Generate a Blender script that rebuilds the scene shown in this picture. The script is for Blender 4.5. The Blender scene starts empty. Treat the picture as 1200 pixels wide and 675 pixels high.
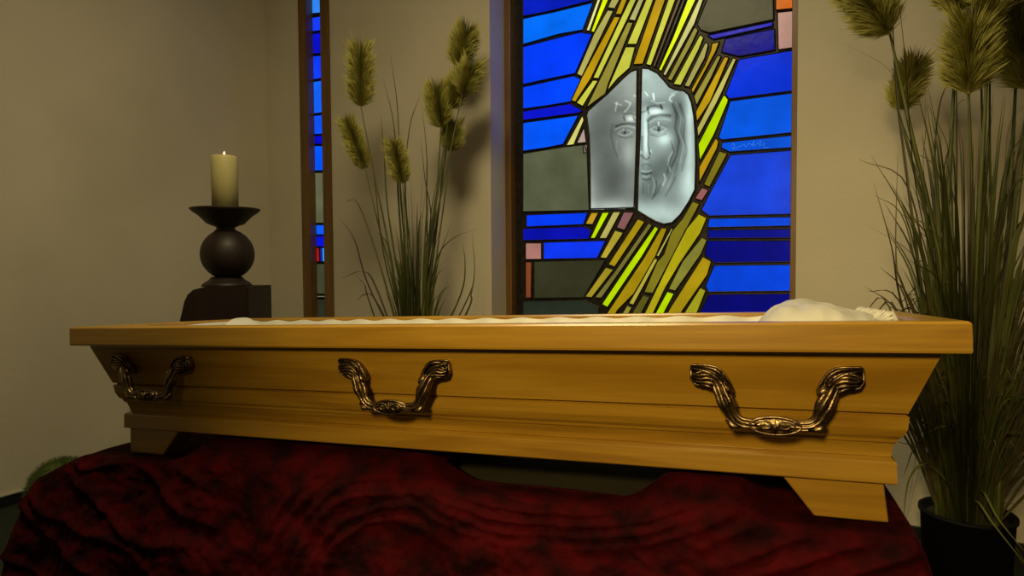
import bpy, bmesh, math, random
from mathutils import Vector, Matrix, noise
from mathutils.geometry import tessellate_polygon
random.seed(7)
S = bpy.context.scene
COL = S.collection
# ------------------------------------------------------------------ camera
F = 750.0
CAM = Vector((0, 0, 1.05))
yaw = math.atan(410/750); pit = math.atan(27/750); rol = math.atan(.0068)
fh = Vector((-math.sin(yaw), math.cos(yaw), 0)); rr = Vector((math.cos(yaw), math.sin(yaw), 0))
FW = math.cos(pit)*fh - math.sin(pit)*Vector((0, 0, 1)); uu = rr.cross(FW)
RT = math.cos(rol)*rr - math.sin(rol)*uu; UP = math.cos(rol)*uu + math.sin(rol)*rr
cd = bpy.data.cameras.new('camera'); cam = bpy.data.objects.new('camera', cd); COL.objects.link(cam)
m = Matrix.Identity(4)
for i in range(3):
    m[i][0] = RT[i]; m[i][1] = UP[i]; m[i][2] = -FW[i]; m[i][3] = CAM[i]
cam.matrix_world = m
cd.sensor_width = 36; cd.lens = F/1200*36; cd.clip_start = .02; cd.clip_end = 60
S.camera = cam
# ------------------------------------------------------------------ light and exposure
S.view_settings.view_transform = 'Standard'; S.view_settings.look = 'None'
S.view_settings.exposure = 0; S.view_settings.gamma = 1; S.view_settings.use_curve_mapping = False
W = bpy.data.worlds.new('room_world'); S.world = W; W.use_nodes = True
W.node_tree.nodes['Background'].inputs[0].default_value = (1, .72, .34, 1)
W.node_tree.nodes['Background'].inputs[1].default_value = .05

def lamp(name, kind, loc, target, power, color, size=.3, **k):
    l = bpy.data.lights.new(name, kind); o = bpy.data.objects.new(name, l); COL.objects.link(o)
    o.location = loc; o.rotation_euler = (Vector(target)-Vector(loc)).to_track_quat('-Z', 'Y').to_euler()
    l.energy = power; l.color = color
    if kind == 'AREA': l.shape = 'DISK'; l.size = size
    else: l.shadow_soft_size = size
    for a, b in k.items(): setattr(l, a, b)
    return o
WARM = (1, .76, .42)
lamp('spot_lamp', 'SPOT', (-.10, -1.25, 1.85), (-.30, 1.2, .80), 195, (1, .74, .30), .16, spot_size=math.radians(54), spot_blend=1.0)
lamp('ceiling_lamp', 'AREA', (-.95, .80, 3.02), (-.95, 1.1, 0), 41, (1, .82, .43), .9)

def onplane(x, y, n, p):
    n = Vector(n); d = FW + RT*((x-600)/F) + UP*((337.5-y)/F)
    return CAM + d*(n.dot(Vector(p)-CAM)/n.dot(d))
def at(x, y, z):
    return CAM + (FW + RT*((x-600)/F) + UP*((337.5-y)/F))*z

# ------------------------------------------------------------------ materials
def lin(c):
    return tuple(((v/255)/12.92 if v/255 <= .04045 else ((v/255+.055)/1.055)**2.4) for v in c[:3]) + (1,)
def mat(name, col=(.5, .5, .5), rough=.5, metal=0, **k):
    M = bpy.data.materials.new(name); M.use_nodes = True
    b = M.node_tree.nodes['Principled BSDF']
    b.inputs['Base Color'].default_value = (*col[:3], 1)
    b.inputs['Roughness'].default_value = rough; b.inputs['Metallic'].default_value = metal
    for a, v in k.items(): b.inputs[a].default_value = v
    return M
def nd(M, t, **k):
    n = M.node_tree.nodes.new(t)
    for a, v in k.items():
        if a in n.inputs.keys(): n.inputs[a].default_value = v
        else: setattr(n, a, v)
    return n
def ramp(M, stops):
    r = nd(M, 'ShaderNodeValToRGB'); e = r.color_ramp.elements
    while len(e) < len(stops): e.new(.5)
    for q, (p, c) in zip(e, stops): q.position = p; q.color = (*c[:3], 1)
    return r
def link(M, a, b): M.node_tree.links.new(a, b)
def bump(M, height, strength=.2, dist=.01):
    bp = nd(M, 'ShaderNodeBump'); bp.inputs['Strength'].default_value = strength; bp.inputs['Distance'].default_value = dist
    link(M, height, bp.inputs['Height']); link(M, bp.outputs[0], M.node_tree.nodes['Principled BSDF'].inputs['Normal']); return bp
def noise_mat(name, c1, c2, scale=(5, 5, 5), detail=4, rough=.6, bs=0, bd=.005, bscale=None, metal=0, p=(.35, .65), **k):
    M = mat(name, c1, rough, metal, **k); B = M.node_tree.nodes['Principled BSDF']
    tc = nd(M, 'ShaderNodeTexCoord'); mp = nd(M, 'ShaderNodeMapping'); mp.inputs['Scale'].default_value = scale
    link(M, tc.outputs['Object'], mp.inputs[0])
    n = nd(M, 'ShaderNodeTexNoise', Scale=1.0, Detail=float(detail)); link(M, mp.outputs[0], n.inputs['Vector'])
    r = ramp(M, [(p[0], c1), (p[1], c2)]); link(M, n.outputs[0], r.inputs[0]); link(M, r.outputs[0], B.inputs['Base Color'])
    if bs:
        n2 = nd(M, 'ShaderNodeTexNoise', Scale=float(bscale or 100), Detail=3.0); link(M, tc.outputs['Object'], n2.inputs['Vector'])
        bump(M, n2.outputs[0], bs, bd)
    return M
def wood(name, c1, c2, c3, axis=0, rough=.35, coat=.3):
    M = mat(name, c1, rough, 0); B = M.node_tree.nodes['Principled BSDF']
    B.inputs['Coat Weight'].default_value = coat; B.inputs['Coat Roughness'].default_value = .18
    tc = nd(M, 'ShaderNodeTexCoord'); mp = nd(M, 'ShaderNodeMapping')
    sc = [18, 18, 18]; sc[axis] = 1.6; mp.inputs['Scale'].default_value = sc
    link(M, tc.outputs['Object'], mp.inputs[0])
    n = nd(M, 'ShaderNodeTexNoise', Scale=1.0, Detail=5.0, Distortion=.8); link(M, mp.outputs[0], n.inputs['Vector'])
    r = ramp(M, [(.3, c1), (.5, c2), (.72, c3)]); link(M, n.outputs[0], r.inputs[0])
    mp2 = nd(M, 'ShaderNodeMapping'); s2 = [140, 140, 140]; s2[axis] = 5; mp2.inputs['Scale'].default_value = s2
    link(M, tc.outputs['Object'], mp2.inputs[0])
    n2 = nd(M, 'ShaderNodeTexNoise', Scale=1.0, Detail=3.0); link(M, mp2.outputs[0], n2.inputs['Vector'])
    mx = nd(M, 'ShaderNodeMix', data_type='RGBA', blend_type='MULTIPLY'); mx.inputs[0].default_value = .35
    link(M, r.outputs[0], mx.inputs[6]); link(M, n2.outputs[0], mx.inputs[7]); link(M, mx.outputs[2], B.inputs['Base Color'])
    bump(M, n2.outputs[0], .06, .002)
    return M
M_WALL = noise_mat('plaster', (.60, .545, .43), (.68, .62, .50), (1.5, 1.5, 1.5), 3, .9, .35, .004, 55)
M_CEIL = noise_mat('ceiling_paint', (.62, .6, .55), (.68, .65, .6), (2, 2, 2), 3, .9, .1, .003, 90)
M_FLOOR = noise_mat('green_carpet', (.006, .012, .006), (.014, .022, .010), (60, 60, 60), 4, .95, .4, .004, 400)
M_BASEB = mat('black_skirting', (.006, .006, .007), .5)
M_TRIM = mat('white_bead', (.6, .58, .5), .5)
M_OAK = wood('honey_wood', (.34, .165, .011), (.47, .25, .020), (.57, .325, .036), 0, .33, .4)
M_FRAME = wood('brown_frame_wood', (.14, .066, .015), (.20, .098, .024), (.25, .13, .032), 2, .4, .2)
M_LEAD = noise_mat('lead_came', (.010, .008, .007), (.03, .024, .018), (40, 40, 40), 2, .45, metal=.4)
M_BRASS = noise_mat('antique_brass', (.11, .07, .032), (.38, .27, .14), (60, 60, 60), 3, .33, .4, .002, 300, metal=1.0)
M_DARKW = wood('dark_stained_wood', (.012, .005, .003), (.018, .007, .004), (.026, .011, .006), 2, .55, .02)
M_VELVET = noise_mat('crushed_velvet', (.010, .0001, .0006), (.070, .0005, .0023), (14, 14, 22), 9, .85, .55, .012, 40, p=(.36, .72), **{'Specular IOR Level': .1})
M_VELVET.node_tree.nodes['Principled BSDF'].inputs['Sheen Weight'].default_value = .05
M_VELVET.node_tree.nodes['Principled BSDF'].inputs['Sheen Tint'].default_value = (.6, .03, .05, 1)
M_VELVET.node_tree.nodes['Principled BSDF'].inputs['Sheen Roughness'].default_value = .4
M_SATIN = noise_mat('white_satin', (.60, .58, .52), (.68, .65, .58), (12, 12, 12), 3, .45, .15, .003, 60)
M_WAX = mat('candle_wax', (.60, .54, .25), .45, 0, **{'Subsurface Weight': .25})
M_WICK = mat('wick', (.02, .015, .01), .9)
M_POT = mat('black_pot', (.004, .004, .005), .7, 0, **{'Specular IOR Level': .15})
M_SOIL = mat('dark_soil', (.012, .009, .006), .95)
M_BLADE = noise_mat('grass_blade', (.030, .042, .008), (.105, .115, .022), (9, 9, 3), 3, .5)
M_BLADE2 = noise_mat('dry_grass_blade', (.035, .030, .008), (.075, .062, .02), (9, 9, 3), 3, .5)
M_STALK = noise_mat('grass_stalk', (.07, .085, .015), (.14, .15, .035), (8, 8, 4), 3, .5)
M_PLUME = noise_mat('plume_hair', (.40, .37, .075), (.58, .54, .14), (20, 20, 20), 2, .8)
M_BALL = noise_mat('green_ball_leaves', (.035, .065, .008), (.09, .13, .02), (30, 30, 30), 2, .7)
def glass_mat():
    M = bpy.data.materials.new('stained_glass'); M.use_nodes = True
    B = M.node_tree.nodes['Principled BSDF']; a = nd(M, 'ShaderNodeVertexColor', layer_name='glass')
    tc = nd(M, 'ShaderNodeTexCoord'); n = nd(M, 'ShaderNodeTexNoise', Scale=7.0, Detail=3.0); link(M, tc.outputs['Object'], n.inputs['Vector'])
    mr = nd(M, 'ShaderNodeMapRange'); mr.inputs[1].default_value = .3; mr.inputs[2].default_value = .7; mr.inputs[3].default_value = .8; mr.inputs[4].default_value = 1.12
    link(M, n.outputs[0], mr.inputs[0])
    vm = nd(M, 'ShaderNodeVectorMath', operation='SCALE'); link(M, a.outputs[0], vm.inputs[0]); link(M, mr.outputs[0], vm.inputs[3])
    link(M, vm.outputs[0], B.inputs['Emission Color']); B.inputs['Emission Strength'].default_value = 1.0
    B.inputs['Base Color'].default_value = (.004, .004, .005, 1); B.inputs['Roughness'].default_value = .2; B.inputs['Specular IOR Level'].default_value = .07
    n2 = nd(M, 'ShaderNodeTexNoise', Scale=14.0, Detail=2.0); link(M, tc.outputs['Object'], n2.inputs['Vector']); bump(M, n2.outputs[0], .1, .01)
    return M
M_GLASS = glass_mat()
M_FLAME = mat('flame', (1, .6, .2), .5, 0, **{'Emission Color': (1, .62, .25, 1), 'Emission Strength': 3.0})

# ------------------------------------------------------------------ mesh helpers
def newobj(name, bm, M, parent=None, smooth=False, **props):
    me = bpy.data.meshes.new(name)
    if isinstance(bm, bmesh.types.BMesh):
        if smooth:
            for f in bm.faces: f.smooth = True
        bm.to_mesh(me); bm.free()
    o = bpy.data.objects.new(name, me); COL.objects.link(o)
    if M: me.materials.append(M)
    if parent: o.parent = parent
    for a, b in props.items(): o[a] = b
    return o
def empty(name, mw, **props):
    o = bpy.data.objects.new(name, None); COL.objects.link(o); o.matrix_world = mw if isinstance(mw, Matrix) else Matrix.Translation(Vector(mw))
    for a, b in props.items(): o[a] = b
    return o
def box(bm, lo, hi, bev=0):
    r = bmesh.ops.create_cube(bm, size=1)
    vs = r['verts']
    for v in vs: v.co = Vector([lo[i] + (v.co[i]+.5)*(hi[i]-lo[i]) for i in range(3)])
    if bev:
        es = list({e for v in vs for e in v.link_edges})
        bmesh.ops.bevel(bm, geom=es, offset=bev, segments=2, affect='EDGES', profile=.6)
def tube(bm, pts, rad, n=8, cap=True, flat=1.0):
    pts = [Vector(p) for p in pts]; rings = []
    if not hasattr(rad, '__len__'): rad = [rad]*len(pts)
    t0 = (pts[1]-pts[0]).normalized(); a = Vector((0, 0, 1)) if abs(t0.z) < .9 else Vector((1, 0, 0))
    nrm = t0.cross(a).normalized()
    for i, p in enumerate(pts):
        t = (pts[min(i+1, len(pts)-1)]-pts[max(i-1, 0)])
        if t.length < 1e-9: t = t0
        t.normalize(); nrm = (nrm - t*nrm.dot(t)).normalized(); b = t.cross(nrm)
        rings.append([bm.verts.new(p + (nrm*math.cos(2*math.pi*k/n) + b*math.sin(2*math.pi*k/n)*flat)*rad[i]) for k in range(n)])
    for A, Bq in zip(rings, rings[1:]):
        for k in range(n): bm.faces.new((A[k], A[(k+1) % n], Bq[(k+1) % n], Bq[k]))
    if cap:
        bm.faces.new(rings[0][::-1]); bm.faces.new(rings[-1])
def lathe(bm, prof, c=(0, 0, 0), n=40):
    c = Vector(c); R = []
    for r, z in prof:
        R.append([bm.verts.new(c+Vector((r*math.cos(2*math.pi*k/n), r*math.sin(2*math.pi*k/n), z))) for k in range(n)])
    for A, B in zip(R, R[1:]):
        for k in range(n): bm.faces.new((A[k], A[(k+1) % n], B[(k+1) % n], B[k]))
    bm.faces.new(R[0][::-1]); bm.faces.new(R[-1])
def prism(bm, pts, n, depth):
    """polygon pts (3-D) extruded along -n by depth, front at pts"""
    pts = [Vector(p) for p in pts]; n = Vector(n); k = len(pts)
    a = [bm.verts.new(p) for p in pts]; b = [bm.verts.new(p-n*depth) for p in pts]
    fs = []
    for t in tessellate_polygon([pts]):
        try:
            fs.append(bm.faces.new([a[i] for i in t])); fs.append(bm.faces.new([b[i] for i in t[::-1]]))
        except ValueError: pass
    for i in range(k):
        fs.append(bm.faces.new((a[i], b[i], b[(i+1) % k], a[(i+1) % k])))
    return fs
def smoothpath(pts, n=6):
    pts = [Vector(p) for p in pts]; out = []
    P = [pts[0]*2-pts[1]] + pts + [pts[-1]*2-pts[-2]]
    for i in range(1, len(P)-2):
        for k in range(n):
            t = k/n; a, b, c, d = P[i-1:i+3]
            out.append(.5*((2*b) + (c-a)*t + (2*a-5*b+4*c-d)*t*t + (3*b-a-3*c+d)*t**3))
    out.append(pts[-1]); return out

# ------------------------------------------------------------------ the room
YW, XL, ZC, XR = 2.842, -3.309, 3.1, 2.2
W1 = (-3.013, -2.765, .62, 2.85)      # narrow window opening
W2 = (-1.673, -.236, .62, 2.85)       # wide window opening
def struct(name, bm, M, **k): return newobj(name, bm, M, kind='structure', **k)
bm = bmesh.new(); box(bm, (XL-.2, -2.6, -.1), (XR, YW+.35, 0)); struct('floor', bm, M_FLOOR)
bm = bmesh.new(); box(bm, (XL-.2, -2.6, ZC), (XR, YW+.35, ZC+.1)); struct('ceiling', bm, M_CEIL)
bm = bmesh.new(); box(bm, (XL-.2, -2.6, 0), (XL, YW+.35, ZC)); struct('wall_left', bm, M_WALL)
bm = bmesh.new()
T = .3
for x0, x1, z0, z1 in ((XL, W1[0], 0, ZC), (W1[1], W2[0], 0, ZC), (W2[1], XR, 0, ZC), (W1[0], W1[1], 0, W1[2]), (W1[0], W1[1], W1[3], ZC), (W2[0], W2[1], 0, W2[2]), (W2[0], W2[1], W2[3], ZC)):
    box(bm, (x0, YW, z0), (x1, YW+T, z1))
struct('wall_back', bm, M_WALL)
bm = bmesh.new(); box(bm, (XL, -2.6, 0), (XL+.012, YW-.013, .048), .003); struct('baseboard_left', bm, M_BASEB)
bm = bmesh.new(); box(bm, (XL, YW-.012, 0), (XR, YW, .048), .003); struct('baseboard_back', bm, M_BASEB)
bm = bmesh.new(); box(bm, (XL, -2.6, .048), (XL+.008, YW-.01, .056)); struct('trim_1', bm, M_TRIM)

# ------------------------------------------------------------------ stained glass
NG = (0, -1, 0)
def window(name, x0, x1, z0, z1, yf, yg, fw, label):
    root = empty(name, ((x0+x1)/2, yf, z0), kind='structure', label=label)
    inv = root.matrix_world.inverted()
    bm = bmesh.new(); yb = yg+.03
    for lo, hi in (((x0, yf, z0), (x0+fw, yb, z1)), ((x1-fw, yf, z0), (x1, yb, z1)), ((x0+fw, yf, z0), (x1-fw, yb, z0+fw)), ((x0+fw, yf, z1-fw), (x1-fw, yb, z1))):
        box(bm, lo, hi, .003)
    bm.transform(inv); newobj('frame', bm, M_FRAME, root)
    return root, inv
def glazing(root, inv, pieces, yg, leads, back, wl=.0044):
    """pieces: (rgb, polygon in photo pixels) on the glass plane; came strips run round every piece"""
    bm = bmesh.new(); lay = bm.loops.layers.float_color.new('glass'); ld = bmesh.new()
    box(ld, (back[0], yg+.006, back[1]), (back[2], yg+.012, back[3]))
    for rgb, poly in pieces:
        P = [onplane(x, y, NG, (0, yg, 0)) for x, y in poly]
        for p in P:
            p.x = min(max(p.x, back[0]), back[2]); p.z = min(max(p.z, back[1]), back[3])
        for f in prism(bm, P, NG, .005):
            for l in f.loops: l[lay] = lin(rgb)
        for a, b in zip(P, P[1:]+P[:1]):
            if (a-b).length > .002:
                o = Vector((0, -.001, 0)); tube(ld, [a+o, b+o], wl*.62, 6)
    for path in leads:
        tube(ld, [onplane(x, y, NG, (0, yg-.001, 0)) for x, y in path], wl, 8)
    bm.transform(inv); ld.transform(inv)
    newobj('stained_glass', bm, M_GLASS, root); newobj('lead_came', ld, M_LEAD, root)

A = []  # wide window pieces
def g(rgb, *p): A.append((rgb, list(p)))
def ray(rgb, tl, tr, *rest, k=.42, up=135):   # a ray whose top runs on above the picture
    g(rgb, (tl[0]+k*up, tl[1]-up), (tr[0]+k*up, tr[1]-up), tr, *rest, tl)
TAN = (178, 170, 88); OLI = (150, 140, 55); GOLD = (190, 150, 15); YEL = (205, 205, 70); PALE = (238, 238, 150); BRI = (232, 245, 10); LIM = (190, 225, 0)
OL2 = (128, 118, 28); DG = (62, 62, 42); PINK = (150, 105, 95)
# left side blues and dark panes
g((20, 50, 225), (613, -150), (780, -150), (760, -118), (613, -95))
g((0, 80, 250), (613, -92), (758, -114), (738, -70), (613, -52))
g((5, 30, 190), (613, -48), (736, -66), (700, -6), (692, 1), (640, 14), (613, 19))
g((0, 112, 255), (613, 22), (650, 14), (695, 3), (683, 35), (655, 40), (613, 52))
g((0, 62, 255), (613, 55), (655, 44), (680, 38), (694, 40), (674, 86), (640, 93), (613, 99))
g((0, 68, 255), (613, 102), (672, 89), (681, 93), (669, 119), (640, 124), (613, 127.5))
g((8, 20, 200), (613, 130.5), (668, 121.5), (683, 130), (677, 132.5), (613, 141))
g((0, 88, 255), (613, 144), (678, 135), (660, 169), (640, 173), (613, 177))
g((88, 92, 66), (613, 180), (660, 172.5), (685, 169.5), (688, 178), (690.5, 246.5), (613, 248))
g((150, 130, 118), (683.5, 170), (688, 169), (688.5, 178), (684, 180))
g((0, 60, 245), (617, 252), (688.6, 249), (684, 263), (617, 265.8))
g((5, 15, 175), (613, 268), (684, 265.5), (692.8, 270), (690, 280), (613, 281.7))
g((175, 120, 110), (616, 284.8), (634.5, 284.8), (634.5, 303.8), (616, 304))
g((10, 55, 240), (637, 284), (709.7, 282), (700, 302.5), (637, 303.6))
g((130, 65, 35), (616, 307), (623, 307), (622.4, 349), (616, 349))
g((52, 52, 32), (626, 306.5), (709.7, 304.5), (684, 348.5), (626, 349.5))
g((40, 46, 34), (613, 353), (684, 351.5), (702, 360), (698, 395), (613, 395))
# upper rays
ray(PALE, (700, 0), (703.8, 0), (691, 36.3), (687, 36))
ray(BRI, (706, 0), (713, 0), (696.3, 38), (692.6, 37))
ray(TAN, (716.3, 0), (726, 0), (720.3, 10.2), (712.3, 9))
g(TAN, (712, 12), (719, 12.6), (682, 89.6), (676, 86.7), (696, 40))
ray(GOLD, (728, 0), (734.8, 0), (728, 17), (721.2, 16.8))
g(GOLD, (720, 19.5), (727, 20), (692.5, 92), (674.5, 119.5), (669.3, 117.5), (681.5, 91.5))
ray(YEL, (738, 0), (745.6, 0), (735.5, 22), (701.5, 92), (695, 91.5), (729.6, 17))
g((225, 220, 120), (682.7, 135), (684.3, 141), (672.5, 169.5), (663.5, 170.7))
g((190, 165, 150), (684.6, 149), (687, 167), (675.8, 168))
g(YEL, (694.8, 94.2), (701, 94.4), (683, 124.5), (675.5, 120.5))
ray((185, 180, 110), (748, 0), (754.4, 0), (744.4, 24.5), (737, 23.2))
g(OLI, (735.5, 26), (742, 26.5), (713, 98), (709.5, 110), (697, 119), (687, 126.5), (702, 95))
ray(YEL, (757, 0), (765.6, 0), (746, 52), (734.8, 52))
g(YEL, (733.3, 55), (744.4, 55), (738, 79.5), (724, 92), (711, 107.5), (714.5, 98))
ray(GOLD, (768, 0), (779.6, 0), (753.3, 75), (742, 75.6))
ray(YEL, (783, 0), (791.4, 0), (763, 77), (757, 75.5))
ray((105, 80, 62), (794, 0), (798, 0), (767.4, 79), (765, 77.5))
ray((58, 52, 36), (799.5, 0), (803.2, 0), (771.5, 80.5), (769, 79))
ray(BRI, (805.4, 0), (815.3, 0), (794.8, 44), (774.8, 83.7), (772, 81.5), (789, 43))
ray((205, 200, 120), (818.5, 0), (824, 0), (814, 28), (780, 89), (777, 87.2), (797, 46))
g(OLI, (813, 33.5), (815.5, 32), (818, 35.5), (811, 51), (787, 95), (782, 92.8))
g(YEL, (819.5, 42.5), (821.5, 40.7), (824.4, 44.4), (819, 58), (797.8, 100), (789, 98.8))
g(TAN, (826, 51), (828, 49.6), (830, 53), (826, 68), (807.8, 102), (801.9, 100.7))
g(GOLD, (834.4, 51), (843, 49), (838.5, 61), (812, 109.6), (810, 105), (826.5, 75.5), (833, 59))
g(OLI, (841, 65), (845, 66), (834, 90), (816.2, 124), (813.2, 113))
g(GOLD, (849, 66.7), (854.2, 67.4), (832.5, 119), (816.5, 143), (815.3, 131))
g((190, 182, 90), (859, 68), (863, 69), (847, 106), (840, 120.5), (818, 161), (816.9, 150))
g(LIM, (847.8, 112), (850, 112.2), (853.6, 117), (852.4, 121), (837, 157.5), (820, 188.8), (818.2, 169), (843, 121))
g(GOLD, (839, 161.5), (842, 166), (840.6, 173.3), (819.2, 215), (819.2, 195.6))
g(OL2, (843, 177), (852.4, 180), (831.7, 219), (824.6, 216.2))
g((150, 92, 88), (822.6, 219.6), (830.3, 223), (822.6, 235.2), (814.4, 232.4))
# lower right rays
g(OL2, (811.5, 236), (819.8, 239), (788.5, 299), (765, 343.7), (755, 342.2), (770, 307), (778, 298), (786.5, 272), (800, 256))
g((98, 92, 28), (753.5, 346), (761.3, 348.4), (752, 366), (738, 395), (727, 395), (743, 363))
g((178, 165, 18), (818.9, 250.6), (828.3, 255.6), (821, 273), (797.6, 307.3), (780, 336.7), (767, 364), (752, 395), (742, 395), (758, 362), (788, 300), (803.7, 269))
g((135, 132, 50), (822.5, 278), (828.5, 281.4), (821.5, 298), (791.6, 340.8), (783.4, 338.6), (800, 306))
g(LIM, (782, 341.6), (790, 344.3), (780, 363), (764, 395), (755, 395), (770.4, 363))
g((172, 145, 15), (823.7, 300.6), (833.6, 306.3), (829, 322), (800.7, 362.6), (780, 395), (768, 395), (784.4, 362.6))
g((165, 160, 30), (820.7, 337), (827.2, 340.6), (818.5, 362.6), (804, 395), (786, 395), (804.4, 362.6))
# lower left rays
g((200, 155, 35), (692.8, 249.3), (701.6, 249), (694.5, 263), (686, 262.6))
g(LIM, (706, 249), (714.2, 248.8), (697.3, 279.2), (691.8, 279.3))
g(TAN, (718.5, 248.4), (727.6, 248.2), (710.8, 279.3), (702.2, 279.4))
g((138, 92, 92), (731, 248.5), (743.2, 249), (732, 269.6), (722.6, 266.6))
g((185, 165, 50), (720.6, 270), (730.6, 272.8), (710.8, 302.6), (703.2, 302))
g((172, 145, 15), (747.4, 256.6), (755.6, 260), (720.6, 312.5), (713, 309.8))
g((165, 148, 35), (709.9, 313.4), (719, 316), (693.5, 348.6), (685.5, 347.8))
g((118, 112, 50), (760, 261.5), (764.4, 264), (732, 311), (705, 349), (697, 348.6), (722, 316))
g(LIM, (767.7, 265), (771.8, 268), (753, 299.7), (712, 360), (705.4, 356.4), (738, 307.6))
g((165, 138, 12), (775, 267.2), (782, 267.6), (768, 301), (743, 344), (724, 363), (705, 395), (694, 395), (714, 363), (755, 301.7))
g((190, 180, 90), (786.3, 268.2), (790, 265.5), (785, 276), (771.9, 301), (769.2, 299.4))
g((185, 172, 60), (767, 302.2), (770.8, 304.6), (742.4, 357.3), (736.9, 355.4), (750, 333))
g((150, 140, 50), (735, 358), (740.5, 360.4), (722, 395), (712, 395))
# right side
ray(DG, (828.5, 0), (906, 0), (906.5, 23), (831, 38.5), (821, 35), (817, 28.5), k=.2)
g((8, 18, 175), (829, 41.5), (905.5, 25.5), (905.5, 30.5), (847, 43.5), (836, 46))
g((6, 10, 130), (850, 45.5), (907.5, 33.5), (908, 58.5), (866, 66), (845.5, 61))
ray((205, 98, 15), (909, 0), (929, 0), (929, 10), (909, 12), k=0)
g((185, 140, 125), (911, 14.6), (929, 12.7), (929, 56), (912, 58.4))
g((0, 50, 215), (866, 69.5), (929, 59), (929, 106.5), (854, 116), (850.5, 110))
g((0, 88, 228), (855.5, 118.5), (929, 109), (929, 155.5), (846, 164), (842, 161), (854, 124))
g((0, 85, 222), (846, 167), (929, 158.5), (929, 173), (855, 178), (845, 173))
g((22, 66, 214), (856, 181.5), (929, 176), (929, 251), (831, 253), (822, 246), (834, 222))
g((0, 72, 225), (831, 256), (929, 254), (929, 264.8), (829, 266.6))
g((4, 14, 130), (829, 269.5), (929, 268), (929, 278.8), (830, 279.2))
g((3, 8, 118), (829, 282), (929, 282), (929, 306.8), (837.5, 308), (826, 298.5))
g((0, 66, 215), (837, 311), (929, 310), (929, 341), (830, 342), (827, 335))
g((3, 6, 110), (831, 345), (929, 344), (929, 395), (806, 395), (822, 363))
YG2 = 3.035
w2, inv2 = window('window_2', W2[0], W2[1], W2[2], W2[3], 2.992, YG2, .036, 'wide stained glass window with etched face panel and yellow rays on blue')
LENSL = [(746.7, 81), (739, 84), (731, 91), (724.5, 97.4), (711, 110.8), (699, 121), (689, 130), (687.4, 135), (690.4, 159), (691.4, 192.6), (692, 244.8), (742.8, 243.4), (744.4, 209), (746, 160)]
LENSR = [(751.9, 79.6), (760, 80.4), (770.4, 85.6), (777.8, 93.7), (784.5, 101.9), (791, 104.8), (801.5, 106.3), (806.7, 110.8), (810.4, 120.4), (813.4, 136.7), (814.9, 159), (815.4, 192.6), (814.6, 222), (807.2, 236.7), (797.5, 251.4), (787.7, 261), (777.9, 262.8), (768, 259.5), (756.7, 253), (746.9, 246.5), (747.7, 209), (750, 160)]
grow = lambda L, c: [(c[0]+(x-c[0])*1.012, c[1]+(y-c[1])*1.008) for x, y in L]
# signature-like scratch on the blue pane
rad = lambda pts, y: [onplane(a, b, NG, (0, y, 0)) for a, b in pts]
glazing(w2, inv2, A, YG2, [LENSL+LENSL[:1], LENSR+LENSR[:1]], (W2[0]+.03, W2[2]+.03, W2[1]-.03, W2[3]-.03))
bm = bmesh.new(); lay = bm.loops.layers.float_color.new('glass')
for pts in ([(857, 171), (859, 168), (861, 171.5), (858, 174), (862, 174), (868, 171), (872, 169), (874, 172), (878, 168), (881, 170), (884, 165), (882, 171), (888, 168), (892, 165), (890, 171), (896, 168), (895, 173), (901, 173)],):
    tube(bm, smoothpath(rad(pts, YG2-.0055), 4), .0011, 5)
for f in bm.faces:
    for l in f.loops: l[lay] = lin((70, 130, 235))
bm.transform(inv2); newobj('etched_scribble', bm, M_GLASS, w2)

# etched face: fine grid coloured by the etching itself
def inside(x, y, P):
    c = False; j = len(P)-1
    for i in range(len(P)):
        if (P[i][1] > y) != (P[j][1] > y) and x < (P[j][0]-P[i][0])*(y-P[i][1])/(P[j][1]-P[i][1])+P[i][0]: c = not c
        j = i
    return c
BL = [  # blobs cx, cy, sx, sy, amount
 (706, 160, 17, 34, -.20), (716, 215, 18, 24, -.16), (728, 205, 12, 22, -.08), (716, 243, 26, 7, .20), (693, 235, 5, 22, .12), (737, 100, 12, 13, .10),
 (736, 181, 6, 12, .13), (739, 139, 5, 3.4, .34), (768, 131, 8, 3.6, .34), (756, 145, 3, 14, .22), (757, 168, 2.2, 17, .26),
 (779, 163, 8, 7, .26), (772, 149, 11, 5, -.16), (731, 154, 10, 5, -.10), (764, 121, 16, 5, -.14), (735, 128, 12, 5, -.12), (794, 128, 7, 14, -.22),
 (796, 165, 8, 24, -.20), (788, 200, 9, 20, -.15), (764, 205, 12, 14, -.19), (760, 226, 14, 9, -.17), (775, 190, 8, 12, -.10), (770, 100, 15, 9, .03),
 (808, 150, 4, 45, .20), (806, 215, 9, 22, .14), (775, 250, 22, 9, .16), (756, 88, 12, 7, .10), (790, 235, 8, 12, -.06)]
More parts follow.
